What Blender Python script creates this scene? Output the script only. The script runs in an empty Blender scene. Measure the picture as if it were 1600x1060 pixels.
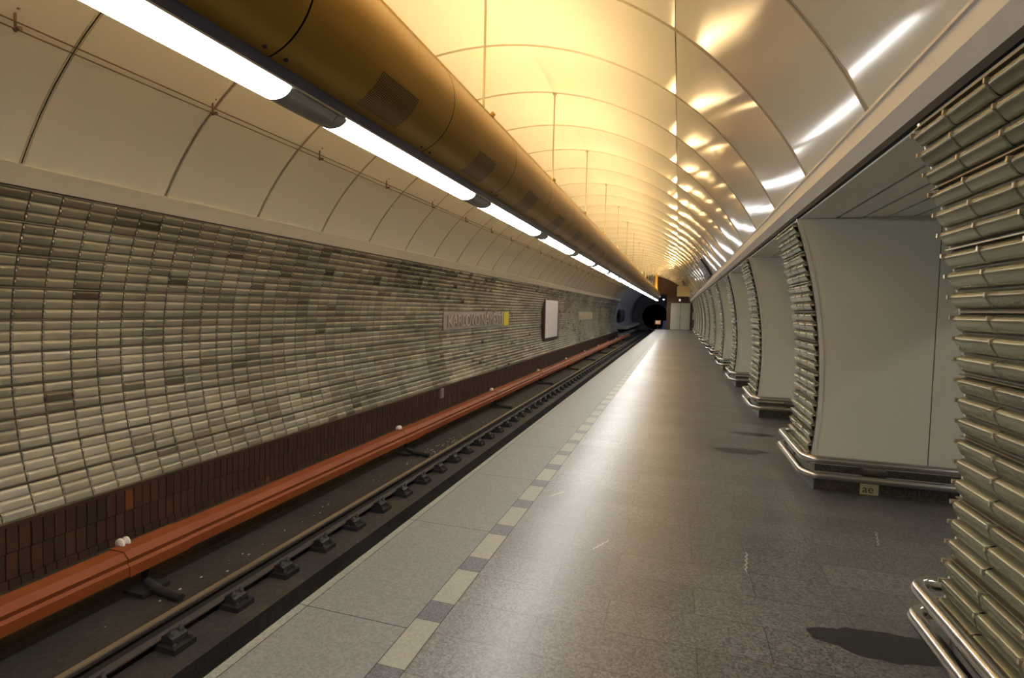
import bpy, bmesh, math, random
from mathutils import Vector, Matrix
random.seed(7)
PI = math.pi
S = bpy.context.scene
COL = S.collection

# ---------------------------------------------------------------- camera
F = 829.0
cd = bpy.data.cameras.new('camera'); cam = bpy.data.objects.new('camera', cd); COL.objects.link(cam)
cd.sensor_width = 36.0; cd.lens = F / 1600 * 36.0; cd.clip_start = 0.02; cd.clip_end = 400
X = Vector((0.95401505, -0.03872718, 0.29724653))     # world x, y, z seen in camera axes
Y = Vector((0.29890883, 0.04828527, -0.95305931))
Z = Vector((0.02255667, 0.99808253, 0.05764077))
cam.matrix_world = Matrix((X, Y, Z)).to_4x4()
S.camera = cam
# ---------------------------------------------------------------- world, exposure
w = bpy.data.worlds.new('world'); S.world = w; w.use_nodes = True
w.node_tree.nodes['Background'].inputs[0].default_value = (0.8, 0.75, 0.65, 1)
w.node_tree.nodes['Background'].inputs[1].default_value = 0.0
S.view_settings.view_transform = 'Standard'; S.view_settings.look = 'None'
S.view_settings.gamma = 1; S.view_settings.use_curve_mapping = False
S.view_settings.exposure = 0.15
WHITE_LAMP = 30.0
UPLIGHT = 100.0
HALL_LAMP = 26.0

# ---------------------------------------------------------------- helpers
class MB:
    """collects verts and faces, links them as one mesh object"""
    def __init__(s): s.v = []; s.f = []; s.m = []; s.sm = []; s.uv = []; s.tint = []
    def add(s, vs, fs, mi=0, smooth=False, uvs=None, tint=0.5):
        o = len(s.v); s.v += [tuple(p) for p in vs]
        for i, f in enumerate(fs):
            s.f.append([o + k for k in f]); s.m.append(mi); s.sm.append(smooth)
            s.uv.append(uvs[i] if uvs else None); s.tint.append(tint)
    def box(s, a, b, mi=0, **k):
        x0, y0, z0 = a; x1, y1, z1 = b
        x0, x1 = min(x0, x1), max(x0, x1); y0, y1 = min(y0, y1), max(y0, y1); z0, z1 = min(z0, z1), max(z0, z1)
        vs = [(x0,y0,z0),(x1,y0,z0),(x1,y1,z0),(x0,y1,z0),(x0,y0,z1),(x1,y0,z1),(x1,y1,z1),(x0,y1,z1)]
        s.add(vs, [(0,3,2,1),(4,5,6,7),(0,1,5,4),(1,2,6,5),(2,3,7,6),(3,0,4,7)], mi, **k)
    def prism_y(s, prof, y0, y1, mi=0, smooth=False, caps=True, closed=True):
        """prof: list of (x,z), counter-clockwise seen from -y; swept along y"""
        n = len(prof); vs = [(x, y0, z) for x, z in prof] + [(x, y1, z) for x, z in prof]
        fs = [(i, (i+1) % n, n+(i+1) % n, n+i) for i in range(n if closed else n-1)]
        s.add(vs, fs, mi, smooth)
        if caps and closed:
            s.add(vs, [tuple(range(n))[::-1], tuple(range(n, 2*n))], mi)
    def tube(s, pts, r, n=12, mi=0, caps=True, smooth=True):
        pts = [Vector(p) for p in pts]; rings = []; prev = None
        for i, p in enumerate(pts):
            t = (pts[min(i+1, len(pts)-1)] - pts[max(i-1, 0)]).normalized()
            if prev is None:
                a = Vector((0,0,1)) if abs(t.z) < .9 else Vector((1,0,0)); u = t.cross(a).normalized()
            else:
                u = (prev - t*prev.dot(t)).normalized()
            prev = u; q = t.cross(u)
            rings.append([p + (u*math.cos(2*PI*k/n) + q*math.sin(2*PI*k/n))*r for k in range(n)])
        vs = [v for g in rings for v in g]; fs = []
        for i in range(len(rings)-1):
            for k in range(n):
                fs.append((i*n+k, i*n+(k+1) % n, (i+1)*n+(k+1) % n, (i+1)*n+k))
        s.add(vs, fs, mi, smooth)
        if caps: s.add(rings[0] + rings[-1], [tuple(range(n))[::-1], tuple(range(n, 2*n))], mi)
    def lathe(s, c, axis, prof, n=16, mi=0):
        """prof: (distance along axis, radius)"""
        c = Vector(c); ax = Vector(axis).normalized(); a = Vector((0,0,1)) if abs(ax.z) < .9 else Vector((1,0,0))
        u = ax.cross(a).normalized(); q = ax.cross(u); vs = []; fs = []
        for d, r in prof:
            vs += [c + ax*d + (u*math.cos(2*PI*k/n)+q*math.sin(2*PI*k/n))*r for k in range(n)]
        for i in range(len(prof)-1):
            for k in range(n): fs.append((i*n+k, i*n+(k+1) % n, (i+1)*n+(k+1) % n, (i+1)*n+k))
        s.add(vs, fs, mi, True)
    def build(s, name, mats, parent=None, loc=None, tint=False, uv=False):
        me = bpy.data.meshes.new(name); me.from_pydata(s.v, [], s.f)
        for m in (mats if isinstance(mats, (list, tuple)) else [mats]): me.materials.append(m)
        me.polygons.foreach_set('material_index', s.m); me.polygons.foreach_set('use_smooth', s.sm)
        if uv:
            L = me.uv_layers.new(name='UVMap'); k = 0
            for i, p in enumerate(me.polygons):
                for j, li in enumerate(p.loop_indices):
                    if s.uv[i]: L.data[li].uv = s.uv[i][j]
        if tint:
            A = me.attributes.new('tint', 'FLOAT', 'FACE'); A.data.foreach_set('value', s.tint)
        me.update()
        o = bpy.data.objects.new(name, me); COL.objects.link(o)
        if parent: o.parent = parent
        if loc: o.location = loc
        return o

def fix_normals(o):
    bm = bmesh.new(); bm.from_mesh(o.data); bmesh.ops.recalc_face_normals(bm, faces=bm.faces); bm.to_mesh(o.data); bm.free()
    return o
def struct(o): o['kind'] = 'structure'; return o
def tag(o, label, cat, group=None):
    o['label'] = label; o['category'] = cat
    if group: o['group'] = group
    return o
def thing(name, label, cat, loc=(0,0,0), group=None):
    o = bpy.data.objects.new(name, None); COL.objects.link(o); o.location = loc; o.empty_display_size = .1
    return tag(o, label, cat, group)
def dup(root, loc, label=None, skip=()):
    r = root.copy(); COL.objects.link(r); r.location = loc
    if label: r['label'] = label
    for ch in list(root.children):
        if ch.name.split('.')[0] in skip: continue
        c = ch.copy(); COL.objects.link(c); c.parent = r
        for g in ch.children:
            d = g.copy(); COL.objects.link(d); d.parent = c
    return r

# ---------------------------------------------------------------- materials
def mat(name, col, rough=.5, metal=0., spec=.5, emis=None, estr=0., bump=None, var=None, speck=None, coat=0.):
    """bump=(scale, strength); var=(scale, amount, second colour); speck=(scale, amount)"""
    m = bpy.data.materials.new(name); m.use_nodes = True; t = m.node_tree; b = t.nodes['Principled BSDF']
    b.inputs['Base Color'].default_value = (*col, 1); b.inputs['Roughness'].default_value = rough
    b.inputs['Metallic'].default_value = metal; b.inputs['Specular IOR Level'].default_value = spec
    b.inputs['Coat Weight'].default_value = coat; b.inputs['Coat Roughness'].default_value = .1
    if emis: b.inputs['Emission Color'].default_value = (*emis, 1); b.inputs['Emission Strength'].default_value = estr
    tc = t.nodes.new('ShaderNodeTexCoord'); out = None
    def mix(a, c, fac, mode='MIX'):
        n = t.nodes.new('ShaderNodeMix'); n.data_type = 'RGBA'; n.blend_type = mode
        for i, v in ((6, a), (7, c)):
            if isinstance(v, tuple): n.inputs[i].default_value = (*v, 1)
            else: t.links.new(v, n.inputs[i])
        if isinstance(fac, float): n.inputs[0].default_value = fac
        else: t.links.new(fac, n.inputs[0])
        return n.outputs[2]
    c = col
    if var:
        n = t.nodes.new('ShaderNodeTexNoise'); n.inputs['Scale'].default_value = var[0]; n.inputs['Detail'].default_value = 5
        t.links.new(tc.outputs['Object'], n.inputs['Vector'])
        r = t.nodes.new('ShaderNodeMapRange'); r.inputs[1].default_value = .35; r.inputs[2].default_value = .68; r.inputs[4].default_value = var[1]
        t.links.new(n.outputs['Fac'], r.inputs[0]); c = mix(c, var[2], r.outputs[0])
    if speck:
        n = t.nodes.new('ShaderNodeTexVoronoi'); n.inputs['Scale'].default_value = speck[0]
        t.links.new(tc.outputs['Object'], n.inputs['Vector'])
        n2 = t.nodes.new('ShaderNodeMapRange'); n2.inputs[1].default_value = 0; n2.inputs[2].default_value = 1
        n2.inputs[3].default_value = 1 - speck[1]; n2.inputs[4].default_value = 1 + speck[1]
        sp = t.nodes.new('ShaderNodeSeparateColor'); t.links.new(n.outputs['Color'], sp.inputs[0]); t.links.new(sp.outputs[0], n2.inputs[0])
        g = t.nodes.new('ShaderNodeCombineColor')
        for i in range(3): t.links.new(n2.outputs[0], g.inputs[i])
        c = mix(c, g.outputs[0], 1.0, 'MULTIPLY')
    if not isinstance(c, tuple): t.links.new(c, b.inputs['Base Color'])
    if bump:
        n = t.nodes.new('ShaderNodeTexNoise'); n.inputs['Scale'].default_value = bump[0]
        t.links.new(tc.outputs['Object'], n.inputs['Vector'])
        k = t.nodes.new('ShaderNodeBump'); k.inputs['Strength'].default_value = bump[1]; k.inputs['Distance'].default_value = .01
        t.links.new(n.outputs['Fac'], k.inputs['Height']); t.links.new(k.outputs[0], b.inputs['Normal'])
    m['mix'] = 0
    return m

def ramp_tint(name, stops, rough, metal, bump=None, coat=0., spec=.5, dirt=None):
    """colour from the per-face attribute 'tint'"""
    m = mat(name, (1,1,1), rough, metal, bump=bump, coat=coat, spec=spec); t = m.node_tree; b = t.nodes['Principled BSDF']
    a = t.nodes.new('ShaderNodeAttribute'); a.attribute_name = 'tint'
    r = t.nodes.new('ShaderNodeValToRGB'); e = r.color_ramp.elements
    while len(e) < len(stops): e.new(.5)
    for k, (p, c) in enumerate(stops): e[k].position = p; e[k].color = (*c, 1)
    t.links.new(a.outputs['Fac'], r.inputs[0])
    out = r.outputs[0]
    if dirt:
        tc = t.nodes.new('ShaderNodeTexCoord'); n = t.nodes.new('ShaderNodeTexNoise')
        mp = t.nodes.new('ShaderNodeMapping'); mp.inputs['Scale'].default_value = dirt[0]
        t.links.new(tc.outputs['Object'], mp.inputs[0]); t.links.new(mp.outputs[0], n.inputs['Vector'])
        n.inputs['Scale'].default_value = 1; n.inputs['Detail'].default_value = 6
        q = t.nodes.new('ShaderNodeMapRange'); q.inputs[1].default_value = .38; q.inputs[2].default_value = .62
        q.inputs[3].default_value = 1 - dirt[1]; q.inputs[4].default_value = 1
        t.links.new(n.outputs['Fac'], q.inputs[0])
        g = t.nodes.new('ShaderNodeCombineColor')
        for i in range(3): t.links.new(q.outputs[0], g.inputs[i])
        x = t.nodes.new('ShaderNodeMix'); x.data_type = 'RGBA'; x.blend_type = 'MULTIPLY'; x.inputs[0].default_value = 1
        t.links.new(out, x.inputs[6]); t.links.new(g.outputs[0], x.inputs[7]); out = x.outputs[2]
    t.links.new(out, b.inputs['Base Color'])
    return m

M = {}
M['ceil'] = mat('cream_enamel_panel', (.80, .765, .66), .08, 0, .38, var=(.7, .25, (.77, .73, .62)))
M['ceil_joint'] = mat('ceiling_joint_dark', (.26, .20, .14), .6)
M['ceil_bead'] = mat('ceiling_joint_bead', (.54, .47, .35), .25)
M['fascia'] = mat('painted_fascia', (.76, .72, .66), .22, 0, .5, var=(2, .3, (.70, .66, .61)))
M['band'] = mat('wall_head_band', (.66, .62, .52), .5, var=(1.5, .3, (.62, .57, .47)))
M['soffit'] = mat('soffit_slat', (.80, .80, .74), .35, var=(1.5, .2, (.76, .76, .70)))
M['black'] = mat('black_gap', (.012, .011, .010), .8)
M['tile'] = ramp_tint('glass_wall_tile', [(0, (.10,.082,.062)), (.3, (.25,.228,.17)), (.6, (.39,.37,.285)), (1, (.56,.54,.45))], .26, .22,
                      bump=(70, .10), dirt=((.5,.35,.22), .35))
M['ptile'] = ramp_tint('glass_pillar_tile', [(0, (.15,.148,.092)), (.5, (.22,.215,.14)), (1, (.31,.30,.21))], .24, .5, bump=(90, .07))
M['tile_gap'] = mat('wall_tile_joint', (.13, .11, .08), .5, .3)
M['head'] = mat('head_strip_grey', (.17, .17, .165), .4, .3)
M['pale_sign'] = mat('pale_sign_board', (.42, .38, .27), .5)
M['pale_letter'] = mat('pale_sign_letter', (.56, .52, .38), .45)
M['strip'] = mat('strip_metal', (.22, .18, .12), .35, .6)
M['tile_metal'] = mat('joint_bead_metal', (.50, .44, .33), .3, .7)
M['brown'] = ramp_tint('brown_ceramic', [(0, (.030,.018,.014)), (.5, (.052,.027,.020)), (.8, (.075,.032,.021)), (1, (.15,.05,.018))], .45, 0)
M['brown_gap'] = mat('brown_joint', (.012, .008, .007), .8)
M['gold'] = mat('gold_anodised', (.37, .215, .030), .34, .5, var=(1.3, .35, (.32, .18, .026)))
M['gold_lt'] = mat('gold_trim', (.75, .50, .12), .3, .6)
M['screw'] = mat('screw_dark', (.06, .045, .06), .4, .6)
M['rod'] = mat('cream_rod', (.40, .33, .20), .4)
M['lamp_case'] = mat('lamp_case_navy', (.05, .06, .14), .3, .2)
M['lamp_grey'] = mat('lamp_end_grey', (.42, .41, .38), .35, .3)
M['lamp_green'] = mat('lamp_lip', (.30, .32, .12), .4)
M['diff'] = mat('lamp_diffuser', (.9, .9, .9), .4, emis=(1, .985, .95), estr=WHITE_LAMP)
M['warm'] = mat('uplight_tube', (.9, .7, .4), .4, emis=(1, .70, .33), estr=UPLIGHT)
M['hall'] = mat('hall_lamp', (.9, .9, .9), .4, emis=(1, .95, .86), estr=HALL_LAMP)
M['cable'] = mat('brown_cable', (.20, .11, .065), .5)
M['edge'] = mat('edge_slab', (.122, .123, .115), .5, speck=(95, .22), var=(1.2, .5, (.115, .115, .108)))
M['lip'] = mat('edge_lip', (.17, .168, .14), .6, speck=(90, .2), var=(3, .5, (.12, .118, .095)))
M['light_check'] = mat('light_check', (.205, .20, .155), .5, speck=(110, .12), var=(2, .6, (.165, .16, .125)))
M['dark_check'] = mat('dark_check', (.060, .060, .070), .42, speck=(130, .5))
M['enamel'] = mat('grey_green_enamel', (.60, .60, .53), .20, 0, .5, var=(1.1, .3, (.56, .56, .49)))
M['chrome'] = mat('stainless', (.60, .57, .54), .22, 1.0)
M['trim_lt'] = mat('panel_edge_trim', (.78, .77, .75), .25, .4)
M['plinth'] = mat('plinth_stone', (.07, .062, .05), .35, speck=(60, .4), var=(3, .5, (.05, .045, .035)))
M['bed'] = mat('track_bed', (.034, .028, .024), .7, bump=(14, .7), var=(1.4, .8, (.016, .014, .013)), speck=(40, .3))
M['bed_dark'] = mat('track_pit', (.014, .013, .012), .8)
M['steel_top'] = mat('worn_rail_head', (.36, .30, .20), .38, .75, var=(4, .5, (.26, .20, .12)))
M['steel_side'] = mat('rusty_rail', (.055, .045, .038), .7, .2)
M['iron'] = mat('cast_fastener', (.022, .020, .019), .6, .2)
M['orange'] = mat('orange_cover', (.215, .056, .012), .58, spec=.3, var=(2.2, .7, (.20, .043, .014)), bump=(30, .1))
M['porcelain'] = mat('porcelain', (.75, .70, .64), .25)
M['sign'] = mat('sign_board', (.33, .30, .275), .45, .2, var=(1.5, .4, (.26, .225, .20)))
M['letter'] = mat('sign_letter', (.50, .46, .42), .35, .3)
M['yellow'] = mat('yellow_tab', (.78, .66, .02), .4)
M['plum'] = mat('plum_frame', (.055, .03, .045), .4)
M['endwall'] = mat('end_wall_brown', (.075, .038, .022), .55, var=(1, .5, (.05, .026, .018)))
M['door'] = mat('door_leaf', (.42, .43, .36), .4, var=(1, .4, (.36, .37, .30)))
M['conc'] = mat('tunnel_concrete', (.30, .30, .33), .8, var=(.5, .6, (.22, .22, .25)))
M['conc_lt'] = mat('light_concrete', (.36, .35, .34), .8)
M['blue'] = mat('blue_cabinet', (.03, .03, .14), .5)
M['orange_sign'] = mat('orange_sign', (.75, .36, .14), .5)
M['box'] = mat('sign_back', (.50, .41, .20), .5)
M['stain'] = mat('dark_stain', (.020, .020, .021), .30, speck=(120, .3))
M['chalk'] = mat('chalk_mark', (.42, .40, .36), .7)
M['paper'] = mat('sticker', (.52, .45, .28), .6)
M['ink'] = mat('marker_ink', (.05, .045, .04), .6)
M['scrawl'] = mat('dull_scrawl', (.035, .028, .024), .5)
M['hallceil'] = mat('hall_ceiling', (.5, .48, .42), .6)

# poster, ceiling-sign face, duct grille, main floor: node set-ups of their own
def mapped(name, rough, fn, metal=0.):
    m = bpy.data.materials.new(name); m.use_nodes = True; t = m.node_tree; b = t.nodes['Principled BSDF']
    b.inputs['Roughness'].default_value = rough; b.inputs['Metallic'].default_value = metal; fn(t, b); return m
def nd(t, kind, **kw):
    n = t.nodes.new(kind)
    for k, v in kw.items(): setattr(n, k, v)
    return n
def mth(t, op, a, b=None):
    n = nd(t, 'ShaderNodeMath', operation=op)
    for i, v in enumerate((a, b)):
        if v is None: continue
        if isinstance(v, (int, float)): n.inputs[i].default_value = v
        else: t.links.new(v, n.inputs[i])
    return n.outputs[0]
def mixc(t, fac, a, b, mode='MIX'):
    n = nd(t, 'ShaderNodeMix', data_type='RGBA', blend_type=mode)
    for i, v in ((0, fac), (6, a), (7, b)):
        if isinstance(v, (int, float)): n.inputs[i].default_value = v
        elif isinstance(v, tuple): n.inputs[i].default_value = (*v, 1)
        else: t.links.new(v, n.inputs[i])
    return n.outputs[2]
def f_grille(t, b):
    uv = nd(t, 'ShaderNodeUVMap'); sp = nd(t, 'ShaderNodeSeparateXYZ'); t.links.new(uv.outputs[0], sp.inputs[0])
    u = mth(t, 'SUBTRACT', mth(t, 'FRACT', mth(t, 'MULTIPLY', sp.outputs[0], 26)), .5)
    v = mth(t, 'SUBTRACT', mth(t, 'FRACT', mth(t, 'MULTIPLY', sp.outputs[1], 20)), .5)
    d = mth(t, 'SQRT', mth(t, 'ADD', mth(t, 'MULTIPLY', u, u), mth(t, 'MULTIPLY', v, v)))
    k = mth(t, 'LESS_THAN', d, .38)
    t.links.new(mixc(t, k, (.34, .19, .028), (.006, .004, .002)), b.inputs['Base Color'])
    t.links.new(mth(t, 'SUBTRACT', .5, mth(t, 'MULTIPLY', k, .5)), b.inputs['Metallic'])
M['grille'] = mapped('perforated_gold', .32, f_grille)
def f_poster(t, b):
    uv = nd(t, 'ShaderNodeUVMap'); br = nd(t, 'ShaderNodeTexBrick')
    t.links.new(uv.outputs[0], br.inputs['Vector']); br.inputs['Scale'].default_value = 9
    br.inputs['Color1'].default_value = (.80, .80, .84, 1); br.inputs['Color2'].default_value = (.86, .84, .87, 1)
    br.inputs['Mortar'].default_value = (.62, .62, .72, 1); br.inputs['Mortar Size'].default_value = .02
    br.inputs['Brick Width'].default_value = 3.0; br.inputs['Row Height'].default_value = .5
    t.links.new(br.outputs['Color'], b.inputs['Base Color'])
M['poster'] = mapped('white_poster', .4, f_poster)
def f_floor(t, b):
    tc = nd(t, 'ShaderNodeTexCoord'); mp = nd(t, 'ShaderNodeMapping')
    mp.inputs['Location'].default_value = (1.08, .10, 0)
    t.links.new(tc.outputs['Object'], mp.inputs[0])
    br = nd(t, 'ShaderNodeTexBrick', offset=.43, squash=1.0, offset_frequency=2); br.inputs['Scale'].default_value = 1
    t.links.new(mp.outputs[0], br.inputs['Vector'])
    br.inputs['Brick Width'].default_value = .78; br.inputs['Row Height'].default_value = .30
    br.inputs['Mortar Size'].default_value = .0036; br.inputs['Mortar Smooth'].default_value = 0; br.inputs['Bias'].default_value = 0
    br.inputs['Color1'].default_value = (.092, .092, .094, 1); br.inputs['Color2'].default_value = (.130, .129, .130, 1)
    br.inputs['Mortar'].default_value = (.06, .05, .045, 1)
    vo = nd(t, 'ShaderNodeTexVoronoi'); vo.inputs['Scale'].default_value = 105; t.links.new(tc.outputs['Object'], vo.inputs['Vector'])
    sp = nd(t, 'ShaderNodeSeparateColor'); t.links.new(vo.outputs['Color'], sp.inputs[0])
    k = mth(t, 'ADD', mth(t, 'MULTIPLY', sp.outputs[0]  , 1.1), .45); g = nd(t, 'ShaderNodeCombineColor')
    for i in range(3): t.links.new(k, g.inputs[i])
    c = mixc(t, 1.0, br.outputs['Color'], g.outputs[0], 'MULTIPLY')
    no = nd(t, 'ShaderNodeTexNoise'); no.inputs['Scale'].default_value = .9; no.inputs['Detail'].default_value = 6
    t.links.new(tc.outputs['Object'], no.inputs['Vector'])
    r = nd(t, 'ShaderNodeMapRange'); t.links.new(no.outputs['Fac'], r.inputs[0])
    r.inputs[1].default_value = .4; r.inputs[2].default_value = .7; r.inputs[4].default_value = .6
    c = mixc(t, r.outputs[0], c, (.085, .080, .074))
    # small dark specks and drips
    v2 = nd(t, 'ShaderNodeTexVoronoi'); v2.inputs['Scale'].default_value = 3.2; v2.inputs['Randomness'].default_value = 1
    n3 = nd(t, 'ShaderNodeTexNoise'); n3.inputs['Scale'].default_value = 14
    t.links.new(tc.outputs['Object'], n3.inputs['Vector'])
    va = nd(t, 'ShaderNodeVectorMath', operation='MULTIPLY_ADD'); va.inputs[1].default_value = (.06, .06, 0)
    t.links.new(n3.outputs['Color'], va.inputs[0]); t.links.new(tc.outputs['Object'], va.inputs[2]); t.links.new(va.outputs[0], v2.inputs['Vector'])
    s2 = nd(t, 'ShaderNodeSeparateColor'); t.links.new(v2.outputs['Color'], s2.inputs[0])
    rad = mth(t, 'MULTIPLY', mth(t, 'MAXIMUM', mth(t, 'SUBTRACT', s2.outputs[1], .55), 0), .13)
    dk = mth(t, 'MULTIPLY', mth(t, 'LESS_THAN', v2.outputs['Distance'], rad), .7)
    c = mixc(t, dk, c, (.035, .03, .028))
    t.links.new(c, b.inputs['Base Color'])
    rr = nd(t, 'ShaderNodeMapRange'); t.links.new(no.outputs['Fac'], rr.inputs[0]); rr.inputs[3].default_value = .27; rr.inputs[4].default_value = .36
    t.links.new(rr.outputs[0], b.inputs['Roughness'])
    bp = nd(t, 'ShaderNodeBump'); bp.inputs['Strength'].default_value = .06; bp.inputs['Distance'].default_value = .004
    t.links.new(sp.outputs[1], bp.inputs['Height']); t.links.new(bp.outputs[0], b.inputs['Normal'])
M['floor'] = mapped('granite_paving', .3, f_floor)

# ---------------------------------------------------------------- dimensions
CX, CZ, R = -2.5, -.65, 3.88          # station tube circle
FZ = -1.6                             # platform level (eye at 0)
BZ = -2.82                            # track bed
Y0, YE, YT = -9.0, 50.0, 57.0         # back, platform end, tiled wall end
ring0, ringp = 3.42, 1.455
def circ(a, r=R): return (CX + r*math.cos(a), CZ + r*math.sin(a))
def ang(z, left=False, r=R):
    a = math.asin((z-CZ)/r); return PI - a if left else a
def xz(z, left=False): return circ(ang(z, left))

# ---------------------------------------------------------------- ceiling
a_r = ang(1.10); a_l = ang(1.22, True)
seams = [a_r, math.atan2(2.43-CZ, -.11-CX), math.atan2(3.2-CZ, -1.86-CX), math.radians(118), a_l]
mb = MB(); jb = MB(); bead = MB()
rings = [ring0 + ringp*k for k in range(-9, 38)]
rings = [y for y in rings if Y0 - 1 < y < YT + 1]
rings[-1] = YT
for i in range(len(rings)-1):
    y0, y1 = rings[i], rings[i+1]; nt = 10
    amp = .008 + .003*random.random()
    for s in range(len(seams)-1):
        A, B = seams[s], seams[s+1]; na = max(4, int((B-A)/.07)); vs = []; fs = []
        wob = [random.uniform(-1, 1)*.0015 for _ in range(2)]
        for j in range(nt+1):
            t = j/nt; y = y0+.006 + (y1-y0-.012)*t
            for k in range(na+1):
                q = k/na; a = A + (.0012 if s == 1 else .0002) + (B-A-(.0012 if s == 0 else .0002)-(.0012 if s == 1 else .0002))*q
                bul = amp*(1-(2*t-1)**2) + .0008*(1-(2*q-1)**2) + wob[0]*math.sin(PI*t)*math.sin(2*PI*q)
                x, z = circ(a, R + bul); vs.append((x, y, z))
        n = na+1
        for j in range(nt):
            for k in range(na): fs.append((j*n+k, (j+1)*n+k, (j+1)*n+k+1, j*n+k+1))
        mb.add(vs, fs, 0, True)
# dark backing behind the open joints
n = 72; prof = [circ(a_r + (a_l-a_r)*k/n, R+.06) for k in range(n+1)]
prof2 = [circ(a_r + (a_l-a_r)*k/n, R+.16) for k in range(n+1)][::-1]
mb.prism_y(prof+prof2, Y0, YT, 1)
ceiling = struct(mb.build('ceiling', [M['ceil'], M['ceil_joint']]))
# rounded beads along every ring joint, right-hand side double
for y in rings[1:-1]:
    for dy, rr in ((-.016, .0065), (.016, .0065)):
        jb.tube([(circ(a_r+(a_l-a_r)*k/60, R-.0005)[0], y+dy, circ(a_r+(a_l-a_r)*k/60, R-.0005)[1]) for k in range(61)], rr, 6)
struct(jb.build('trim_1', M['ceil_bead']))

# head band above the tiled wall, tiled wall
b_ = MB(); p = []
a1, a2 = ang(1.24, True), ang(1.06, True)
p = [circ(a1+(a2-a1)*k/4, R-.03) for k in range(5)]; p += [circ(a2-(a2-a1)*k/4, R+.02) for k in range(5)]
b_.prism_y(p, Y0, YT, 0)
b_.box((xz(1.05, True)[0]-.02, Y0, 1.036), (xz(1.05, True)[0]+.028, YT, 1.058), 1)
struct(b_.build('trim_2', [M['band'], M['black']]))

PROF = [(0, 0), (.03, .42), (.10, .78), (.20, .96), (.30, 1), (.42, .95), (.60, .80), (.78, .64), (.90, .48), (.965, .26), (1, 0)]   # (height share, bulge)
def tile_rows(mb, place, nrow, ncol, rowh, colw, depth, tint, bandgap=.012, seg=5, endseg=2, gapmi=1, endw=.012, endh=.3):
    """pillow-shaped glass tiles; place(u, v, n) -> world point, u along, v down, n outward"""
    for r in range(nrow):
        band = r//3; v0 = r*rowh + .0042 + (bandgap*.5 if r % 3 == 0 else 0); v1 = (r+1)*rowh - .0042 - (bandgap*.5 if r % 3 == 2 else 0)
        for c in range(ncol):
            u0 = c*colw + .006; u1 = (c+1)*colw - .006
            fl = [(v0+(v1-v0)*q, h) for q, h in PROF]
            A = [place(u0+endw, v, depth*h) for v, h in fl]; B = [place(u1-endw, v, depth*h) for v, h in fl]; seg = len(PROF)-1; n = seg+1; tt = tint(r, c)
            mb.add(A+B, [(k, k+1, n+k+1, n+k) for k in range(seg)], 0, True, tint=tt)
            C_ = [place(u0, v, depth*h*endh) for v, h in fl]; D = [place(u1, v, depth*h*endh) for v, h in fl]
            mb.add(C_+A, [(k, k+1, n+k+1, n+k) for k in range(seg)], 0, False, tint=tt)
            mb.add(B+D, [(k, k+1, n+k+1, n+k) for k in range(seg)], 0, False, tint=tt)
from mathutils import noise
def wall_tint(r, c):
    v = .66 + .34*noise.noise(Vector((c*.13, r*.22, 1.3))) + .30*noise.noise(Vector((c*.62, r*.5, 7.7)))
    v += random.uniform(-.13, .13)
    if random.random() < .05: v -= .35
    v -= .26*max(0, 1-r/10)  # upper rows darker: weaker light at the wall top put into the tint
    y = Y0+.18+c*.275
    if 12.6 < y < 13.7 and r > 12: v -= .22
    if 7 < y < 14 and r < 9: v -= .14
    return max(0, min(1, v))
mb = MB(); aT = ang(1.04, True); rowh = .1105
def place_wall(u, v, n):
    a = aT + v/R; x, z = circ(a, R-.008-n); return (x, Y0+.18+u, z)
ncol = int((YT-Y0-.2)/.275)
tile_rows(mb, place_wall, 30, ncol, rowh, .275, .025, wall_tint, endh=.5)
aB = aT + 30*rowh/R
p = [circ(aT+(aB-aT)*k/20, R-.006) for k in range(21)] + [circ(aB-(aB-aT)*k/20, R+.08) for k in range(21)]
mb.prism_y(p, Y0, YT, 1)
# thin metal strip between bands of three rows, small bright bead in each joint
for k in range(0, 11):
    a = aT + k*3*rowh/R; x, z = circ(a, R-.022)
    mb.box((x-.02, Y0, z-.0035), (x+.004, YT, z+.0035), 3)
for r in range(30):
    for c in range(int(34/.275)):
        a = aT + (r*rowh+.045)/R; x, z = circ(a, R-.030); y = Y0+.18+c*.275
        if y < 2.6: continue
        mb.box((x-.024, y-.0050, z-.011), (x+.003, y+.0050, z+.011), 2)
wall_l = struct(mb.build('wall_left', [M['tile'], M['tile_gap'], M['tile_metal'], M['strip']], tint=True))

# brown ceramic skirting below the tiles
mb = MB(); rows_b = [.262, .262, .262]; SX = circ(aB, R-.02)[0]; a = circ(aB, R)[1]-.022
for ri, hh in enumerate(rows_b):
    off = random.random()*.08
    y = Y0 + off
    while y < YT-.12:
        wd = .104; g = .0065
        vs = []
        for yy in (y+g, y+wd-g):
            for zz, nn in ((a-.004, 0), (a-.006, .010), (a-hh+.004, .010), (a-hh+.002, 0)):
                vs.append((SX+nn, yy, zz))
        t = random.random()
        tt = .15+.6*t if random.random() > .012 else 1.0
        j = random.uniform(-.004, .004); vs = [(x+j, y_, z) for x, y_, z in vs]
        mb.add(vs, [(0,1,5,4),(1,2,6,5),(2,3,7,6),(0,3,2,1),(4,5,6,7)], 0, tint=tt)
        y += wd
    a -= hh
mb.box((SX-.3, Y0, BZ-.3), (SX+.001, YT, circ(aB, R)[1]), 1)
xx, zz = circ(aB+.006, R-.02); mb.box((xx-.05, Y0, zz-.02), (xx+.012, YT, zz+.02), 2)
struct(mb.build('baseboard_left', [M['brown'], M['brown_gap'], M['brown']], tint=True))

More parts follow.
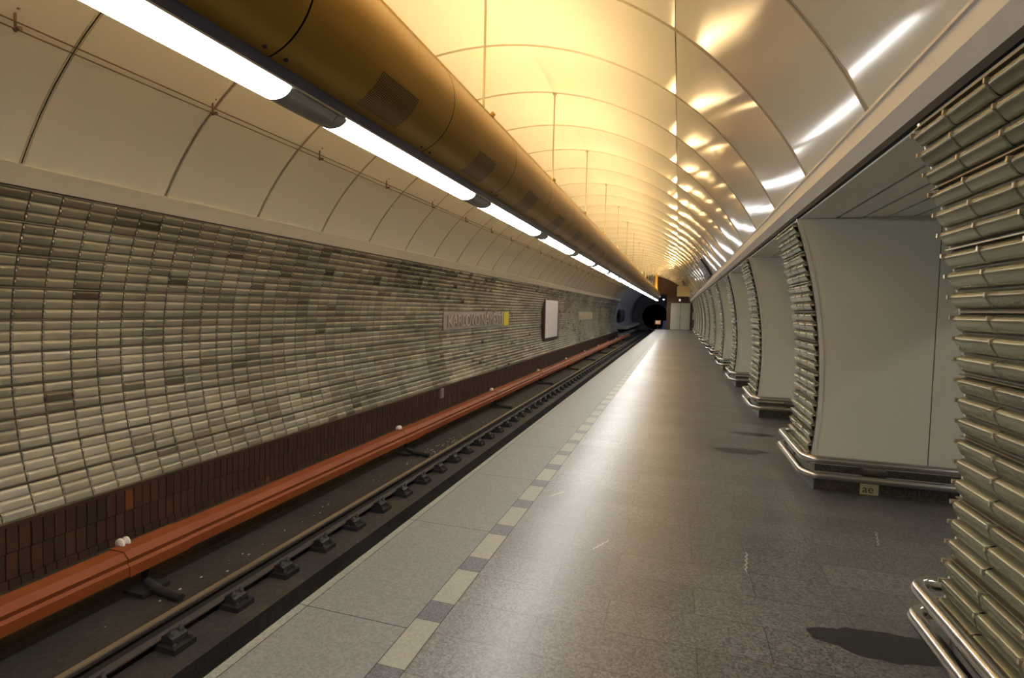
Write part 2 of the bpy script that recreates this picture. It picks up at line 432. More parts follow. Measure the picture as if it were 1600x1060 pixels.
# ---------------------------------------------------------------- platform floor
mb = MB()
EX = -1.87
def quad(x0, x1, y0, y1, mi, z=FZ): mb.add([(x0,y0,z),(x1,y0,z),(x1,y1,z),(x0,y1,z)], [(0,1,2,3)], mi)
quad(-1.085, 9, Y0, YE, 0)
quad(-1.085-.004, -1.085, Y0, YE, 5, FZ)
y = 2.383 - 21*.5475
while y < YE-.6:
    quad(-1.225, -1.089, y+.0015, y+.175, 2); quad(-1.225, -1.089, y+.1775, y+.546, 3)
    y += .5475
quad(-1.225, -1.089, Y0, YE, 5, FZ-.002)
y = 2.29 - 9*1.215
while y < YE:
    quad(EX+.055, -1.229, max(y+.0025, Y0), min(y+1.2125, YE), 1); quad(EX, EX+.05, max(y+.0025, Y0), min(y+1.2125, YE), 4)
    y += 1.215
quad(EX, -1.225, Y0, YE, 5, FZ-.003)
# slab edge and the recessed wall beneath it
mb.box((EX, Y0, FZ-.16), (-1.3, YE, FZ-.004), 4)
mb.box((-1.55, Y0, BZ-.4), (-1.3, YE, FZ-.16), 5)
mb.box((-1.3, Y0, FZ-.3), (9, YE, FZ-.01), 5)
floor = struct(mb.build('floor', [M['floor'], M['edge'], M['dark_check'], M['light_check'], M['lip'], M['black']]))

# track bed with centre pit
mb = MB()
prof = [(-6.3, BZ-.6), (-1.5, BZ-.6), (-1.5, BZ), (-2.85, BZ), (-2.85, BZ-.45), (-3.52, BZ-.45), (-3.52, BZ), (-4.9, BZ), (-4.95, BZ-.06), (-5.15, BZ-.06), (-5.2, BZ+.01), (-6.3, BZ+.01)]
mb.prism_y(prof, Y0, 95, 0)
mb.box((-3.5, Y0, BZ-.452), (-2.87, 95, BZ-.44), 1)
struct(mb.build('floor', [M['bed'], M['bed_dark']]))

# ---------------------------------------------------------------- fascia and soffit on the right
mb = MB()
mb.prism_y([(.955, 1.125), (.945, 1.118), (.945, .99), (1.0, .925), (1.10, .925), (1.10, 1.125)][::-1], Y0, YE, 0)
mb.box((.93, Y0, 1.095), (.947, YE, 1.112), 0)
mb.box((1.02, Y0, .885), (1.3, YE, .925), 1)
struct(mb.build('trim_3', [M['fascia'], M['black']]))
mb = MB()
xs = [1.015, 1.318, 1.522, 1.712, 1.907, 2.115, 2.33, 2.55, 2.77, 2.99, 3.21, 3.43]
for i in range(len(xs)-1):
    off = 1.0 if i == 0 else 1.3*(i % 3)
    y = Y0 + off - 2.44
    while y < YE:
        mb.box((xs[i]+.011, max(y+.002, Y0), .87), (xs[i+1]-.009, min(y+2.438, YE), .882), 0)
        y += 2.44
mb.box((1.0, Y0, .884), (3.5, YE, 1.3), 1)
struct(mb.build('ceiling', [M['soffit'], M['black']]))

# central hall beyond the pillars (seen only through the passages)
mb = MB(); mb.box((3.5, Y0, 2.4), (9, YE, 2.5)); mb.box((3.44, Y0, .87), (3.5, YE, 2.5))
struct(mb.build('ceiling', M['hallceil']))
mb = MB(); mb.box((9, Y0, FZ), (9.1, YE, 2.5)); struct(mb.build('wall_right', M['hallceil']))
mb = MB(); mb.box((-6.6, Y0-.1, -3.3), (9.1, Y0, 3.5)); struct(mb.build('wall_back', M['hallceil']))

# ---------------------------------------------------------------- end of the platform
mb = MB(); n = 40
def endprof(x0, x1, zlow, r=R+.05):
    a0 = math.acos(max(-1, min(1, (x0-CX)/r))); a1 = math.acos(max(-1, min(1, (x1-CX)/r)))
    return [(CX+r*math.cos(a1+(a0-a1)*k/n), CZ+r*math.sin(a1+(a0-a1)*k/n)) for k in range(n+1)] + [(x0, zlow), (x1, zlow)]
mb.prism_y(endprof(-1.02, .94, FZ), YE, YE+.3, 0)
mb.prism_y(endprof(-2.35, -1.02, 1.55), YE, YE+.3, 0)
mb.box((.94, YE, FZ), (9, YE+.3, 2.5), 0)
fix_normals(struct(mb.build('wall_end', M['endwall'])))
# darker tunnel chamber past the station, portal and running tunnel
mb = MB(); YP = 82
def arch(r, a0=-40, a1=220, n=56): return [(CX+r*math.cos(math.radians(a0+(a1-a0)*k/n)), CZ+r*math.sin(math.radians(a0+(a1-a0)*k/n))) for k in range(n+1)]
y = YT
while y < YP:
    for rr, ya, yb in ((R+.05, y, y+.95), (R+.14, y+.95, y+1.0)):
        mb.prism_y(arch(rr)+arch(rr+.2)[::-1], ya, min(yb, YP), 0)
    y += 1.0
pc = (-3.3, -.75, 1.85); vs = []; fs = []; m_ = 64
for k in range(m_):
    t = 2*PI*k/m_; vs.append((pc[0]+pc[2]*math.cos(t), YP, pc[1]+pc[2]*math.sin(t))); vs.append((CX+4.2*math.cos(t), YP, CZ+4.2*math.sin(t)))
for k in range(m_): fs.append((2*k, 2*k+1, 2*((k+1) % m_)+1, 2*((k+1) % m_)))
mb.add(vs, fs, 1)
vs = []; fs = []
for yy in (YP, YP+40):
    for k in range(m_): t = 2*PI*k/m_; vs.append((pc[0]+pc[2]*math.cos(t), yy, pc[1]+pc[2]*math.sin(t)))
for k in range(m_): fs.append((k, k+m_, (k+1) % m_+m_, (k+1) % m_))
fs.append(tuple(range(m_, 2*m_)))
mb.add(vs, fs, 2, True)
mb.box((-2.0, YE+.3, -3.2), (-1.02, YE+.5, FZ), 0)
mb.box((-.8, YE+.3, -3.2), (-.7, YP, 3.2), 0)
struct(mb.build('wall_tunnel', [M['conc'], M['conc'], M['black']]))
mb = MB(); mb.box((-6.25, YT+.4, -1.95), (-5.2, YP, -1.62)); 
struct(mb.build('trim_4', M['conc_lt']))

# ---------------------------------------------------------------- pillars
PY0, PP, PW = 1.93, 3.5, .93
PXO, PZO, PR = -3.62, -.708, 4.88
def px_(z): return PXO + math.sqrt(PR*PR-(z-PZO)**2)
def make_pillar():
    t = thing('tiled_pillar', 'x', 'pillar', (1.25, 0, FZ), 'tiled pillars along the platform')
    o = (-1.25, 0, -FZ)
    def P(mb, name, mats, **k):
        mb.v = [(x+o[0], y, z+o[2]) for x, y, z in mb.v]; return mb.build(name, mats, t, **k)
    zt, zb = .845, -1.36
    # tiled front
    mb = MB(); nr = 24; s0 = math.asin((zt-PZO)/PR); s1 = math.asin((zb-PZO)/PR); rh = (s0-s1)*PR/nr
    def pl(u, v, n):
        a = s0 - v/PR; return (PXO+(PR-.012-n)*math.cos(a), .02+u, PZO+(PR-.012-n)*math.sin(a))
    rnd = random.Random(3)
    tile_rows(mb, pl, nr, 3, rh, (PW-.04)/3, .036, lambda r, c: .45+rnd.uniform(-.25, .25) - (.1 if c == 1 else 0), seg=10, bandgap=.014, endw=.003, endh=.75)
    q = [(px_(zt+(zb-zt)*k/16)-.010, zt+(zb-zt)*k/16) for k in range(17)]
    mb.prism_y(q + [(1.28, zb), (1.28, zt)], .012, PW-.012, 1)
    for b in range(9):
        a = s0 - b*3*rh/PR; x, z = PXO+(PR-.03)*math.cos(a), PZO+(PR-.03)*math.sin(a)
        mb.box((x-.004, .015, z-.003), (x+.02, PW-.015, z+.003), 3)
    for r in range(nr):
        for c in range(4):
            a = s0 - (r*rh+.024)/PR; x, z = PXO+(PR-.036)*math.cos(a), PZO+(PR-.036)*math.sin(a)
            yy = .02+c*(PW-.04)/3
            if c in (0, 3): yy += -.004 if c == 0 else .004
            mb.box((x-.018, yy-.0055, z-.009), (x+.02, yy+.0055, z+.009), 2)
    P(mb, 'tiled_front', [M['ptile'], M['tile_gap'], M['tile_metal'], M['strip']], tint=True)
    # blank head strip above the tiles
    mb = MB(); mb.prism_y([(px_(zt), zt+.004), (px_(.865), .868), (1.3, .868), (1.3, zt+.004)][::-1], .012, PW-.012)
    P(mb, 'head_strip', M['head'])
    # edge trims following the curve, near and far
    for ya, yb in ((-.012, .012), (PW-.012, PW+.012)):
        mb = MB(); q = [(px_(.868+(zb-.868)*k/24)-.006, .868+(zb-.868)*k/24) for k in range(25)]
        q2 = [(x+.03, z) for x, z in q][::-1]
        mb.prism_y(q+q2, ya, yb, 0); P(mb, 'edge_trim', M['trim_lt'])
    # enamel side panels, two per side with an open seam
    for ya, yb in ((-.004, .008), (PW-.008, PW+.004)):
        mb = MB(); q = [(px_(.868+(zb-.868)*k/24)+.022, .868+(zb-.868)*k/24) for k in range(25)]
        mb.prism_y(q + [(2.117, zb), (2.103, .868)], ya, yb, 0); P(mb, 'side_panel', M['enamel'])
        mb = MB(); mb.prism_y([(2.111, .868), (2.125, zb), (3.44, zb), (3.44, .868)], ya, yb, 0); P(mb, 'side_panel', M['enamel'])
    mb = MB(); mb.box((1.30, .01, zb-.01), (3.43, PW-.01, .865)); P(mb, 'core', M['black'])
    mb = MB(); mb.box((1.25, -.005, FZ), (3.40, PW+.005, zb)); P(mb, 'plinth', M['plinth'])
    # two stainless guard rails wrapped round the foot
    for z, off, rr in ((-1.285, .115, .034), (-1.425, .118, .036)):
        x0 = 1.25-off; ya = -off-.03; yb = PW+off+.03; cr = .12; pts = [(3.38, ya, z)]
        for k in range(9): a = PI*1.5 - PI*.5*k/8; pts.append((x0+cr+cr*math.cos(a), ya+cr+cr*math.sin(a), z))
        for k in range(9): a = PI - PI*.5*k/8; pts.append((x0+cr+cr*math.cos(a), yb-cr+cr*math.sin(a), z))
        pts.append((3.38, yb, z))
        mb = MB(); mb.tube(pts, rr, 18); P(mb, 'guard_rail', M['chrome'])
    for ya, yb in ((-.15, 0), (PW, PW+.15)):
        mb = MB(); mb.box((1.60, min(ya, yb), -1.37), (1.78, max(ya, yb), -1.34)); mb.box((2.6, min(ya, yb), -1.37), (2.78, max(ya, yb), -1.34)); P(mb, 'rail_bracket', M['plinth'])
    mb = MB(); mb.box((1.13, .3, -1.37), (1.26, .62, -1.34)); P(mb, 'rail_bracket', M['plinth'])
    return t
pil = make_pillar(); pil.location.y = PY0
ordn = ['nearest', 'second', 'third', 'fourth', 'fifth', 'sixth', 'seventh', 'eighth', 'ninth', 'tenth', 'eleventh', 'twelfth', 'thirteenth']
pil['label'] = 'large tiled pillar cut by the right edge of the picture, nearest to the viewer'
for k in range(1, 13):
    lab = '%s pillar from the viewer, ribbed tile front, grey-green enamel side, steel rails at its foot' % ordn[k]
    if k == 1: lab = 'second pillar from the viewer, wide enamel side with a sticker on its dark plinth'
    dup(pil, (1.25, PY0+PP*k, FZ), lab)
pilm = dup(pil, (1.25, PY0-PP, FZ), 'tiled pillar behind the viewer')
pilm2 = dup(pil, (1.25, PY0-2*PP, FZ), 'tiled pillar behind the viewer')

# sticker and scrawl on the plinth of the second pillar
def text_mesh(body, size, extrude, name, m, parent=None, xscale=1.0):
    cu = bpy.data.curves.new(name, 'FONT'); cu.body = body; cu.size = size; cu.extrude = extrude; cu.align_x = 'LEFT'
    ob = bpy.data.objects.new(name, cu); COL.objects.link(ob); bpy.context.view_layer.update()
    dg = bpy.context.evaluated_depsgraph_get(); me = bpy.data.meshes.new_from_object(ob.evaluated_get(dg)); bpy.data.objects.remove(ob)
    xsv = [v.co.x for v in me.vertices]; mn = min(xsv)
    for v in me.vertices: v.co.x = (v.co.x-mn)*xscale
    me.materials.clear(); me.materials.append(m)
    o = bpy.data.objects.new(name, me); COL.objects.link(o)
    if parent: o.parent = parent
    return o, (max(xsv)-mn)*xscale
py = PY0+PP-.005
t = thing('paper_sticker', 'small yellowed paper sticker with scribble, on the plinth of the second pillar', 'sticker', (1.62, py, -1.6))
mb = MB(); mb.box((0, -.003, .002), (.145, 0, .115)); mb.build('paper', M['paper'], t)
o, wd = text_mesh('ae', .10, .0006, 'scribble', M['ink'], t); o.rotation_euler = (PI/2, 0, 0); o.location = (.02, -.0040, .02)
o, wd = text_mesh('OMOZH', .13, .0006, 'graffiti', M['scrawl'], None, 1.05); o.rotation_euler = (PI/2, 0, 0); o.location = (1.86, py-.0012, -1.575)
tag(o, 'faint dark scrawled graffiti on the plinth right of the paper sticker', 'graffiti')

# ---------------------------------------------------------------- golden duct
DX, DZ, DR = -1.88, 1.43, .35
duct = thing('ceiling_duct', 'long round golden duct hung on rods above the platform edge', 'duct', (0, 0, 0))
mb = MB(); mb.tube([(DX, Y0, DZ), (DX, YE-.05, DZ)], DR-.02, 32, caps=True); mb.build('core', M['black'], duct)
ys = [1.99+1.465*k for k in range(-7, 33)]; ys = [y for y in ys if y > Y0]; ys = [Y0] + ys
sec = 0
for i in range(len(ys)-1):
    y0, y1 = ys[i]+.005, min(ys[i+1]-.005, YE-.1)
    if y1 <= y0: continue
    mb = MB(); mb.tube([(DX, y0, DZ), (DX, y1, DZ)], DR, 48, caps=False)
    s = mb.build('duct_section', M['gold'], duct)
    if y0 < 30 and y0 > -2:
        g = MB(); yc = ys[i]+.81; n = 8
        for k in range(n):
            a0 = math.radians(-66+38*k/n); a1 = math.radians(-66+38*(k+1)/n)
            vs = [(DX+(DR+.0015)*math.cos(a), yy, DZ+(DR+.0015)*math.sin(a)) for a, yy in ((a0, yc-.21), (a0, yc+.21), (a1, yc+.21), (a1, yc-.21))]
            g.add(vs, [(0,1,2,3)], 0, True, uvs=[[(0, k/n), (1, k/n), (1, (k+1)/n), (0, (k+1)/n)]])
        g.build('speaker_grille', M['grille'], s, uv=True)
        for yy in (y0+.06, y1-.06):
            b = MB(); a = math.radians(-68); c = (DX+DR*math.cos(a), yy, DZ+DR*math.sin(a))
            b.lathe(c, (math.cos(a), 0, math.sin(a)), [(-.01, .011), (.004, .011), (.007, .006), (.007, .0001)], 10); b.build('screw', M['screw'], s)
mb = MB()
for sgn in (1,):
    a = math.radians(48); x, z = DX+(DR+.004)*math.cos(a), DZ+(DR+.004)*math.sin(a)
    mb.box((x-.015, Y0, z-.006), (x+.004, YE-.1, z+.006))
mb.build('top_trim', M['gold_lt'], duct)
ztop = CZ + math.sqrt(R*R-(-1.86-CX)**2)
for k in range(-3, 17):
    y = 4.88 + 2.925*k
    if y < Y0 or y > YE-.3: continue
    mb = MB(); mb.tube([(-1.86, y, DZ+DR-.02), (-1.86, y, ztop+.01)], .011, 10)
    mb.tube([(-1.86, y, ztop-.03), (-1.86, y, ztop+.01)], .03, 12)
    mb.build('hanger_rod', M['rod'], duct)
for j in range(7):                                   # dense row of drop rods by the end wall
    mb = MB(); y = YE-5.2+.7*j; x = -1.86; mb.tube([(x, y, DZ+DR-.02), (x, y, ztop+.01)], .022, 6); mb.build('hanger_rod', M['gold_lt'], duct)

# white line lamps under the duct
lamp = thing('line_lamp', 'x', 'lamp', (DX-.01, 0, 0), 'white line lamps under the golden duct')
L = 2.40; LD = 1.95
mb = MB(); mb.prism_y([(-.10, 1.035), (.10, 1.035), (.105, 1.10), (.07, 1.115), (-.07, 1.115), (-.105, 1.10)], 0, L); mb.build('housing', M['lamp_case'], lamp)
def trough(y0, y1, name, m, caps=True, dz=0.):
    q = [(.092*math.cos(PI+PI*k/14), 1.034+(.052+dz)*math.sin(PI+PI*k/14)) for k in range(15)]
    b = MB(); b.prism_y(q, y0, y1, 0, True); return b.build(name, m, lamp)
trough(.0, LD, 'diffuser', M['diff'])
trough(LD, L-.09, 'end_cover', M['lamp_grey'], dz=.003)
trough(L-.085, L-.005, 'end_cover', M['lamp_grey'], dz=-.001)
b = MB(); b.box((-.108, 0, 1.022), (-.096, L, 1.036)); b.build('lip', M['lamp_green'], lamp)
b = MB(); b.box((.096, 0, 1.026), (.104, L, 1.036)); b.build('lip', M['lamp_grey'], lamp)
n = 0; first = True
ly = [.20+L*k for k in range(-4, 21)]
vis = [y for y in ly if y+LD > .9]
for y in ly:
    if y in vis:
        i = vis.index(y)
        nm = ordn[i] if i < 13 else None
        lab = ('%s lit white line lamp from the viewer under the golden duct' % nm) if nm else 'small far lit line lamp under the duct, one of the row merging near the tunnel'
    else: lab = 'lit white line lamp under the duct behind the viewer'
    if first: lamp.location.y = y; lamp['label'] = lab; first = False
    else: dup(lamp, (DX-.01, y, 0), lab)

# warm uplights lying on top of the duct
up = thing('uplight', 'warm uplight tube lying on top of the golden duct, lighting the vault', 'lamp', (DX-.03, 0, DZ+DR), 'warm uplights on top of the duct')
b = MB(); b.box((-.05, 0, -.006), (.05, 1.95, .012)); b.box((.05, 0, -.006), (.056, 1.95, .03)); b.box((-.056, 0, -.006), (-.05, 1.95, .03)); b.build('tray', M['gold_lt'], up)
b = MB(); b.box((-.035, .08, .012), (.035, 1.87, .028)); b.build('lamp_tube', M['warm'], up)
b = MB(); b.tube([(.255, 1.9, -.085), (.285, 1.9, -.055)], .022, 10); b.build('knob', M['gold_lt'], up)
first = True
for k in range(-4, 20):
    y = 2.63+2.44*k
    if y < Y0+.2 or y+2 > YE: continue
    if first: up.location.y = y; first = False
    else: dup(up, (DX-.03, y, DZ+DR))

# ---------------------------------------------------------------- cable run on the left vault
run = thing('cable_run', 'twin thin brown cables held by small brackets along the left vault', 'cable', (0, 0, 0))
for x, z in ((-5.06, 2.165), (-5.08, 2.115)):
    b = MB(); b.tube([(x, Y0, z), (x, YT, z)], .0065, 6, smooth=True); b.build('cable', M['cable'], run)
y = 2.95 - 6*1.87
while y < YT:
    if y > Y0:
        b = MB(); b.tube([(-5.10, y, 2.31), (-5.10, y, 2.10)], .011, 6); b.tube([(-5.16, y, 2.31), (-5.05, y, 2.27)], .009, 6)
        b.tube([(-5.11, y, 2.12), (-5.04, y, 2.12)], .017, 6); b.tube([(-5.10, y, 2.285), (-5.10, y, 2.31)], .024, 8)
        b.build('bracket', M['cable'], run)
    y += 1.87

# ---------------------------------------------------------------- running rails, fasteners
def rail_prof(xc, zt):
    h = .15
    return [(xc-.065, zt-h), (xc+.065, zt-h), (xc+.065, zt-h+.012), (xc+.009, zt-h+.03), (xc+.009, zt-.045), (xc+.034, zt-.032), (xc+.034, zt-.006), (xc+.027, zt),
            (xc-.027, zt), (xc-.034, zt-.006), (xc-.034, zt-.032), (xc-.009, zt-.045), (xc-.009, zt-h+.03), (xc-.065, zt-h+.012)]
RX, RZ = -3.955, -2.60
for xc, lab in ((RX, 'worn steel running rail farther from the platform, its head polished'), (-2.52, 'steel running rail beside the platform edge, hidden in its shadow')):
    t = thing('running_rail', lab, 'rail', (xc, 0, 0))
    b = MB(); b.prism_y(rail_prof(0, RZ), Y0, 95, 0); b.build('rail_body', M['steel_side'], t)
    b = MB(); b.box((-.028, Y0, RZ-.001), (.028, 95, RZ+.003)); b.build('polished_head', M['steel_top'], t)
fs_ = thing('rail_fastener', 'black cast-iron rail fastener with bolts on the track bed', 'fastener', (RX+.10, 0, BZ), 'rail fasteners along the far running rail')
b = MB(); b.box((-.26, -.10, 0), (.15, .10, .05)); b.build('base_plate', M['iron'], fs_)
b = MB(); b.prism_y([(-.02, .05), (.10, .05), (.09, .10), (.03, .135), (-.03, .11)], -.07, .07); b.build('clamp', M['iron'], fs_)
for yy in (-.045, .045):
    b = MB(); b.lathe((.05, yy, .09), (0,0,1), [(0, .022), (.05, .022), (.052, .014), (.075, .014), (.075, .0001)], 6); b.build('bolt', M['iron'], fs_)
for yy in (-.075, .075):
    b = MB(); b.lathe((.12, yy, .045), (0,0,1), [(0, .018), (.035, .018), (.035, .0001)], 6); b.build('bolt', M['iron'], fs_)
y = 3.19 - 5*.6265; first = True
while y < 57:
    if first: fs_.location.y = y; first = False
    else: dup(fs_, (RX+.10, y, BZ))
    y += .6265

# ---------------------------------------------------------------- third rail
tr = thing('third_rail', 'power rail under a bright orange cover along the foot of the left wall', 'rail', (0, 0, 0))
TX = -4.80
cov = [(-.15, -2.335), (-.13, -2.318), (.035, -2.318), (.085, -2.375), (.075, -2.415), (.10, -2.44), (.10, -2.53), (.088, -2.53), (.088, -2.45), (-.14, -2.345)]
def cover(y0, y1, sc=1.0, name='cover', par=None):
    b = MB(); b.prism_y([(TX+x*sc, -2.42+(z+2.42)*sc) for x, z in cov][::-1], y0, y1); return b.build(name, M['orange'], par or tr)
jy = [3.48+5.2*k for k in range(-2, 11)]
prev = Y0
for y in jy + [YT-.3]:
    if y > YT-.3: y = YT-.3
    if y-prev > .1: cover(prev+.004, y-.004)
    prev = y
for y in jy:
    if y > YT-1: continue
    c = cover(y, y+.62, 1.07, 'joint_cover')
    b = MB(); b.lathe((TX-.13, y+.08, -2.30), (0,1,0), [(-.006,.0001), (-.006, .052), (.012, .055), (.014, .03), (.05, .026), (.052, .05), (.07, .05), (.075, .0001)], 20)
    b.build('insulator', M['porcelain'], tr)
    b = MB(); b.tube([(TX-.08, y+.30, -2.50), (TX-.10, y+.30, -2.62), (TX-.04, y+.26, -2.72), (TX+.12, y+.24, -2.765), (TX+.45, y+.22, -2.785)], .040, 8)
    b.box((TX-.15, y+.12, BZ+.01), (TX+.1, y+.40, BZ+.05)); b.build('support_arm', M['iron'], tr)
b = MB(); b.box((TX-.02, Y0, -2.55), (TX+.05, YT-.3, -2.45)); b.build('conductor', M['steel_side'], tr)

# ---------------------------------------------------------------- signs on the tiled wall
def station_sign(y0, y1, label, tab, bm='sign', lm='letter'):
    zc = -.395; hh = .53; x = CX-R+.060
    t = thing('station_sign', label, 'sign', (x, y0, zc-hh/2), 'station name signs on the left wall')
    b = MB(); b.box((-.06, 0, 0), (.02, y1-y0, hh)); b.box((-.06, 0, 0), (.03, y1-y0, .012)); b.box((-.06, 0, hh-.012), (.03, y1-y0, hh)); b.build('board', M[bm], t)
    o, wd = text_mesh('KARLOVO NÁMĚSTÍ', .50, .022, 'lettering', M['letter'], t)
    k = (y1-y0-.5)/wd; me = o.data; n = len(me.vertices); par = list(range(n))
    def fd(a):
        while par[a] != a: par[a] = par[par[a]]; a = par[a]
        return a
    for e in me.edges: par[fd(e.vertices[0])] = fd(e.vertices[1])
    isl = {}
    for v in me.vertices: isl.setdefault(fd(v.index), []).append(v.index)
    rng = sorted([[min(me.vertices[q].co.x for q in I), max(me.vertices[q].co.x for q in I), set(I)] for I in isl.values()], key=lambda r: r[0])
    grp = []
    for r in rng:
        if grp and r[0] < grp[-1][1] - .4*min(r[1]-r[0], grp[-1][1]-grp[-1][0]): grp[-1][1] = max(grp[-1][1], r[1]); grp[-1][2] |= r[2]
        else: grp.append(r)
    for g in grp:
        idx = sorted(g[2]); mp = {q: z for z, q in enumerate(idx)}; b = MB()
        b.add([(.042 + me.vertices[q].co.z, .25 + me.vertices[q].co.x*k, .085 + me.vertices[q].co.y) for q in idx],
              [[mp[q] for q in p.vertices] for p in me.polygons if p.vertices[0] in mp])
        b.build('letter', M[lm], t)
    bpy.data.objects.remove(o)
    if tab:
        b = MB(); b.box((-.06, y1-y0+.02, .01), (.04, y1-y0+.60, hh-.01)); b.build('yellow_tab', M['yellow'], t)
    return t
station_sign(13.7, 19.05, 'nearer grey station name sign KARLOVO NAMESTI with a yellow square at its right end', True)
station_sign(34.9, 40.9, 'farther, pale station name sign on the tiled wall right of the white poster', False, 'pale_sign', 'pale_letter')
t = thing('poster_frame', 'tall white poster in a dark plum frame on the tiled wall', 'poster', (-6.2, 25.05, -1.56))
b = MB()
b.box((-.10, 0, 0), (0, 3.15, 2.22)); b.build('backing', M['plum'], t)
b = MB()
for a_, c_ in (((0,0,0), (.03, 3.15, .13)), ((0,0,2.09), (.03, 3.15, 2.22)), ((0,0,.13), (.03, .16, 2.09)), ((0,2.99,.13), (.03, 3.15, 2.09))): b.box(a_, c_)
b.build('frame', M['plum'], t)
b = MB(); b.add([(.008, .16, .13), (.008, 2.99, .13), (.008, 2.99, 2.09), (.008, .16, 2.09)], [(0,1,2,3)], 0, uvs=[[(0,0),(1,0),(1,1),(0,1)]]); b.build('poster', M['poster'], t, uv=True)
b = MB(); b.box((-.02, 0, 0), (.05, .16, .26))
o = b.build('wall_box', M['sign'], None, loc=(SX+.01, 12.95, -2.46)); tag(o, 'small grey box on the brown skirting below the station name sign', 'box')

# sloping plate on the vault, hanging sign, cameras
t = thing('vault_sign', 'dark plate with pale marks fixed to the right vault near the far fascia', 'sign', (0, 17.3, 0))
b = MB(); aa, ab = ang(1.66), ang(1.17)
p = [circ(aa+(ab-aa)*k/6, R-.02) for k in range(7)]; p2 = [circ(ab-(ab-aa)*k/6, R-.06) for k in range(7)]
b.prism_y(p+p2, 0, 2.2); b.build('plate', M['plum'], t)
b = MB()
for k, (u0, u1) in enumerate(((.42, .5), (.56, .62), (.66, .74))):
    q0, q1 = aa+(ab-aa)*u0, aa+(ab-aa)*u1; (xa, za), (xb, zb_) = circ(q0, R-.066), circ(q1, R-.066)
    b.add([(xa, .5, za), (xb, .5, zb_), (xb, 1.7, zb_), (xa, 1.7, za)], [(0,1,2,3)])
b.build('marks', M['letter'], t)
t = thing('hanging_sign', 'yellowish boxed sign hung from a pale bar near the end of the platform', 'sign', (0, 38, 0))
b = MB(); b.box((-.15, 0, 1.08), (.72, .35, 1.76)); b.build('sign_box', M['box'], t)
b = MB(); b.box((-.12, .1, 2.14), (1.0, .16, 2.19)); b.box((.0, .1, 1.76), (.04, .16, 2.14)); b.box((.55, .1, 1.76), (.59, .16, 2.14)); b.build('hanging_bar', M['rod'], t)
for dx, dz in ((.22, 2.06), (.30, 1.92), (.44, 1.98)):
    b = MB(); b.tube([(dx, -.1, dz), (dx, .15, dz)], .055, 10); b.tube([(dx, .02, dz), (dx, .02, 2.15)], .015, 6); b.build('camera', M['screw'], t)

# doors in the end wall, cabinet, small items
t = thing('door_1', 'pale double door in the brown end wall of the platform', 'door', (-.66, YE, FZ)); t['kind'] = 'structure'
b = MB(); b.box((-.06, -.05, 0), (1.72, 0, 2.46)); b.build('door_frame', M['endwall'], t)
for x0, x1 in ((0, .82), (.85, 1.66)):
    b = MB(); b.box((x0, -.10, .03), (x1, -.045, 2.42)); l = b.build('door_leaf', M['door'], t)
    b = MB(); b.tube([(x1-.08 if x0 == 0 else x0+.08, -.14, .98), (x1-.08 if x0 == 0 else x0+.08, -.14, 1.12)], .015, 8); b.build('handle', M['chrome'], l)
b = MB(); b.box((0, 0, 0), (.16, .08, .2)); tag(b.build('exit_lamp', mat('pale_lamp', (.8,.75,.65), .5, emis=(1,.9,.75), estr=.5), None, loc=(.0, YE-.085, .98)), 'small pale square lamp above the double door', 'lamp')
t = thing('service_cabinet', 'low dark cabinet with a pale face right of the double door', 'cabinet', (1.15, YE-.6, FZ))
b = MB(); b.box((0, 0, 0), (.75, .55, 1.75)); b.build('body', M['plum'], t)
b = MB(); b.box((.05, -.012, .95), (.70, 0, 1.65)); b.build('notice', M['sign'], t)
t = thing('stop_board', 'orange and white board beside the tunnel mouth at the platform end', 'sign', (-1.75, 50.2, FZ))
b = MB(); b.box((-.03, 0, -1.2), (.03, .06, .7)); b.build('post', M['iron'], t)
b = MB(); b.box((-.24, -.03, .45), (.24, 0, .80)); b.build('board', M['orange_sign'], t)
b = MB(); b.box((-.14, -.04, .52), (-.02, -.031, .73)); b.box((.04, -.04, .52), (.14, -.031, .73)); b.build('symbol', M['porcelain'], t)
b = MB(); b.box((0, 0, 0), (.3, .5, .75)); tag(b.build('equipment_cabinet', M['blue'], None, loc=(-1.35, 51.3, FZ)), 'dark blue cabinet at the platform end beside the tunnel mouth', 'cabinet')
b = MB(); b.box((-.05, 0, 0), (0, 5, 1.35)); 
tag(b.build('switchgear_panel', M['lamp_case'], None, loc=(-6.0, 58.5, -1.2)), 'large dark panel on the tunnel wall past the tiled wall', 'panel')

# ---------------------------------------------------------------- marks lying on the platform
def blob(name, cx, cy, sx, sy, seed, label, m='stain', h=.0012):
    r = random.Random(seed); b = MB(); n = 40; vs = [(0, 0, h)]
    ph = [r.uniform(0, 6.28) for _ in range(5)]
    for k in range(n):
        t = 2*PI*k/n; q = 1 + .10*math.sin(2*t+ph[0]) + .09*math.sin(3*t+ph[1]) + .06*math.sin(5*t+ph[2]) + .05*math.sin(9*t+ph[3]) + .03*math.sin(14*t+ph[4])
        vs.append((sx*q*math.cos(t), sy*q*math.sin(t), h))
    b.add(vs, [(0, k+1, (k+1) % n+1) for k in range(n)]); o = b.build(name, M[m], None, loc=(cx, cy, FZ)); tag(o, label, 'stain'); return o
blob('floor_stain', 1.0, 2.93, .27, .14, 1, 'big dark wet patch on the floor beside the nearest pillar rail')
blob('floor_stain', .75, 6.62, .29, .13, 2, 'long dark stain on the floor left of the second pillar, nearer of two')
blob('floor_stain', 1.0, 7.62, .28, .10, 5, 'dark streak stain on the floor left of the second pillar, farther of two')
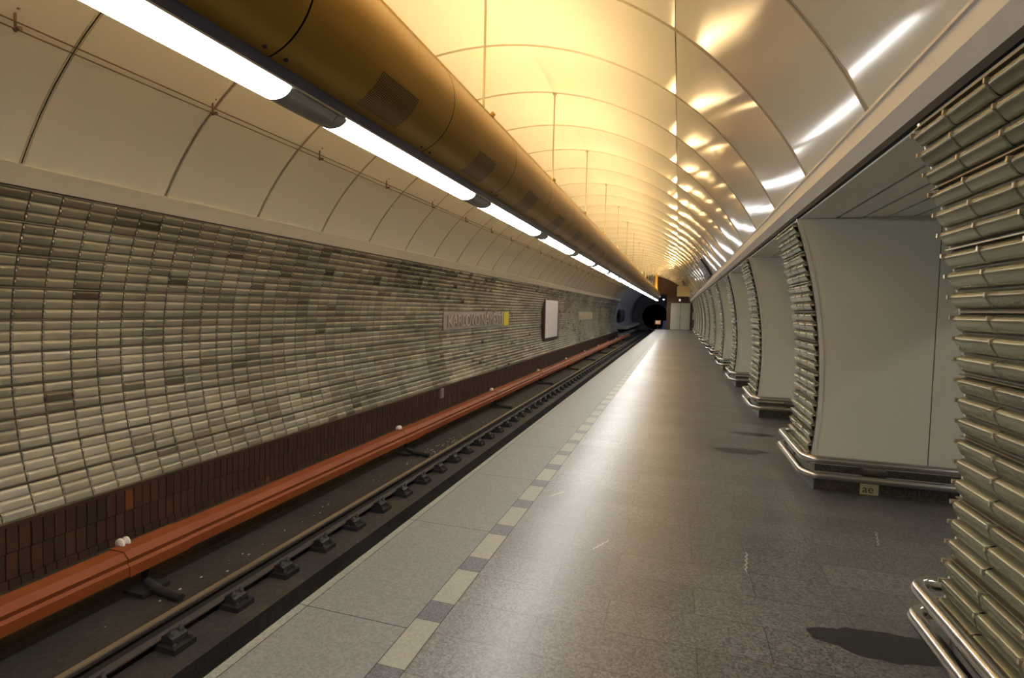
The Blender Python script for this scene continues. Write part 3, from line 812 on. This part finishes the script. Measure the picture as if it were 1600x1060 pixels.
def squiggle(name, pts, label, w=.004):
    b = MB(); 
    for i in range(len(pts)-1):
        (x0, y0), (x1, y1) = pts[i], pts[i+1]; d = Vector((x1-x0, y1-y0, 0)).normalized(); nrm = Vector((-d.y, d.x, 0))*w
        b.add([(x0-nrm.x, y0-nrm.y, .0012), (x0+nrm.x, y0+nrm.y, .0012), (x1+nrm.x, y1+nrm.y, .0012), (x1-nrm.x, y1-nrm.y, .0012)], [(0,3,2,1)])
    o = b.build(name, M['chalk'], None, loc=(0, 0, FZ)); tag(o, label, 'mark')
def zig(x0, y0, x1, y1, n, a):
    r = random.Random(int(x0*100)); return [(x0+(x1-x0)*k/n+a*(1 if k % 2 else -1), y0+(y1-y0)*k/n) for k in range(n+1)]
squiggle('chalk_squiggle', zig(.499, 3.79, .462, 3.50, 9, .007), 'white wavy chalk squiggle in the middle of the floor')
squiggle('chalk_squiggle', zig(1.466, 4.50, 1.396, 4.23, 8, .006), 'thin white squiggle on the floor in front of the second pillar')
squiggle('chalk_squiggle', zig(-.48, 3.49, -.40, 3.66, 6, .004), 'faint pale scratch nearest the check strip')
squiggle('chalk_squiggle', zig(-.985, 4.37, -.90, 4.52, 6, .004), 'small pale scratch touching the check strip')

# hall lamps over the central hall
hl = thing('hall_lamp', 'line lamp on the ceiling of the hall behind the pillars', 'lamp', (5.5, 0, 2.34), 'lamps in the hall behind the pillars')
b = MB(); b.box((-.12, 0, .0), (.12, 2.6, .06)); b.build('housing', M['lamp_grey'], hl)
b = MB(); b.box((-.10, .05, -.02), (.10, 2.55, 0)); b.build('diffuser', M['hall'], hl)
first = True
for k in range(12):
    y = -7+4.5*k
    if first: hl.location.y = y; first = False
    else: dup(hl, (5.5, y, 2.34))

t = thing('tunnel_lamp', 'small bright lamp on the wall beside the far end of the duct', 'lamp', (-1.45, 55.5, 1.25))
b = MB(); b.box((-.06, -.5, .0), (.06, .5, .08)); b.build('housing', M['lamp_grey'], t)
b = MB(); b.box((-.05, -.48, -.04), (.05, .48, 0)); b.build('diffuser', mat('cool_diffuser', (.9,.9,.9), .4, emis=(.9,.92,1), estr=80), t)

for k, y in enumerate((57.5, 65.0, 73.0)):  # unseen lamps added to brighten the tunnel chamber
    t = thing('fill_lamp', 'added fill lamp hidden behind the end wall to brighten the tunnel', 'lamp', (-.8, y, 1.0), 'added fill lamps in the tunnel')
    b = MB(); b.box((-.06, 0, 0), (0, .7, .2)); b.build('housing', M['lamp_grey'], t)
    b = MB(); b.box((-.10, .03, .03), (-.06, .67, .17)); b.build('diffuser', bpy.data.materials['cool_diffuser'], t)

# litter and grit lying on the track bed
r = random.Random(11); b = MB()
for k in range(150):
    yy = r.choice([r.gauss(9.6, .8), r.uniform(3, 20)]); xx_ = -4.45 + r.gauss(0, .12) if yy > 8 and r.random() < .7 else -4.55 + r.gauss(0, .04)
    q = r.uniform(.004, .018); b.box((xx_, yy, BZ), (xx_+q, yy+q*1.6, BZ+q*.5))
tag(b.build('litter', M['chalk']), 'pale scraps of litter strewn along the track bed under the orange cover', 'litter')['kind'] = 'stuff'
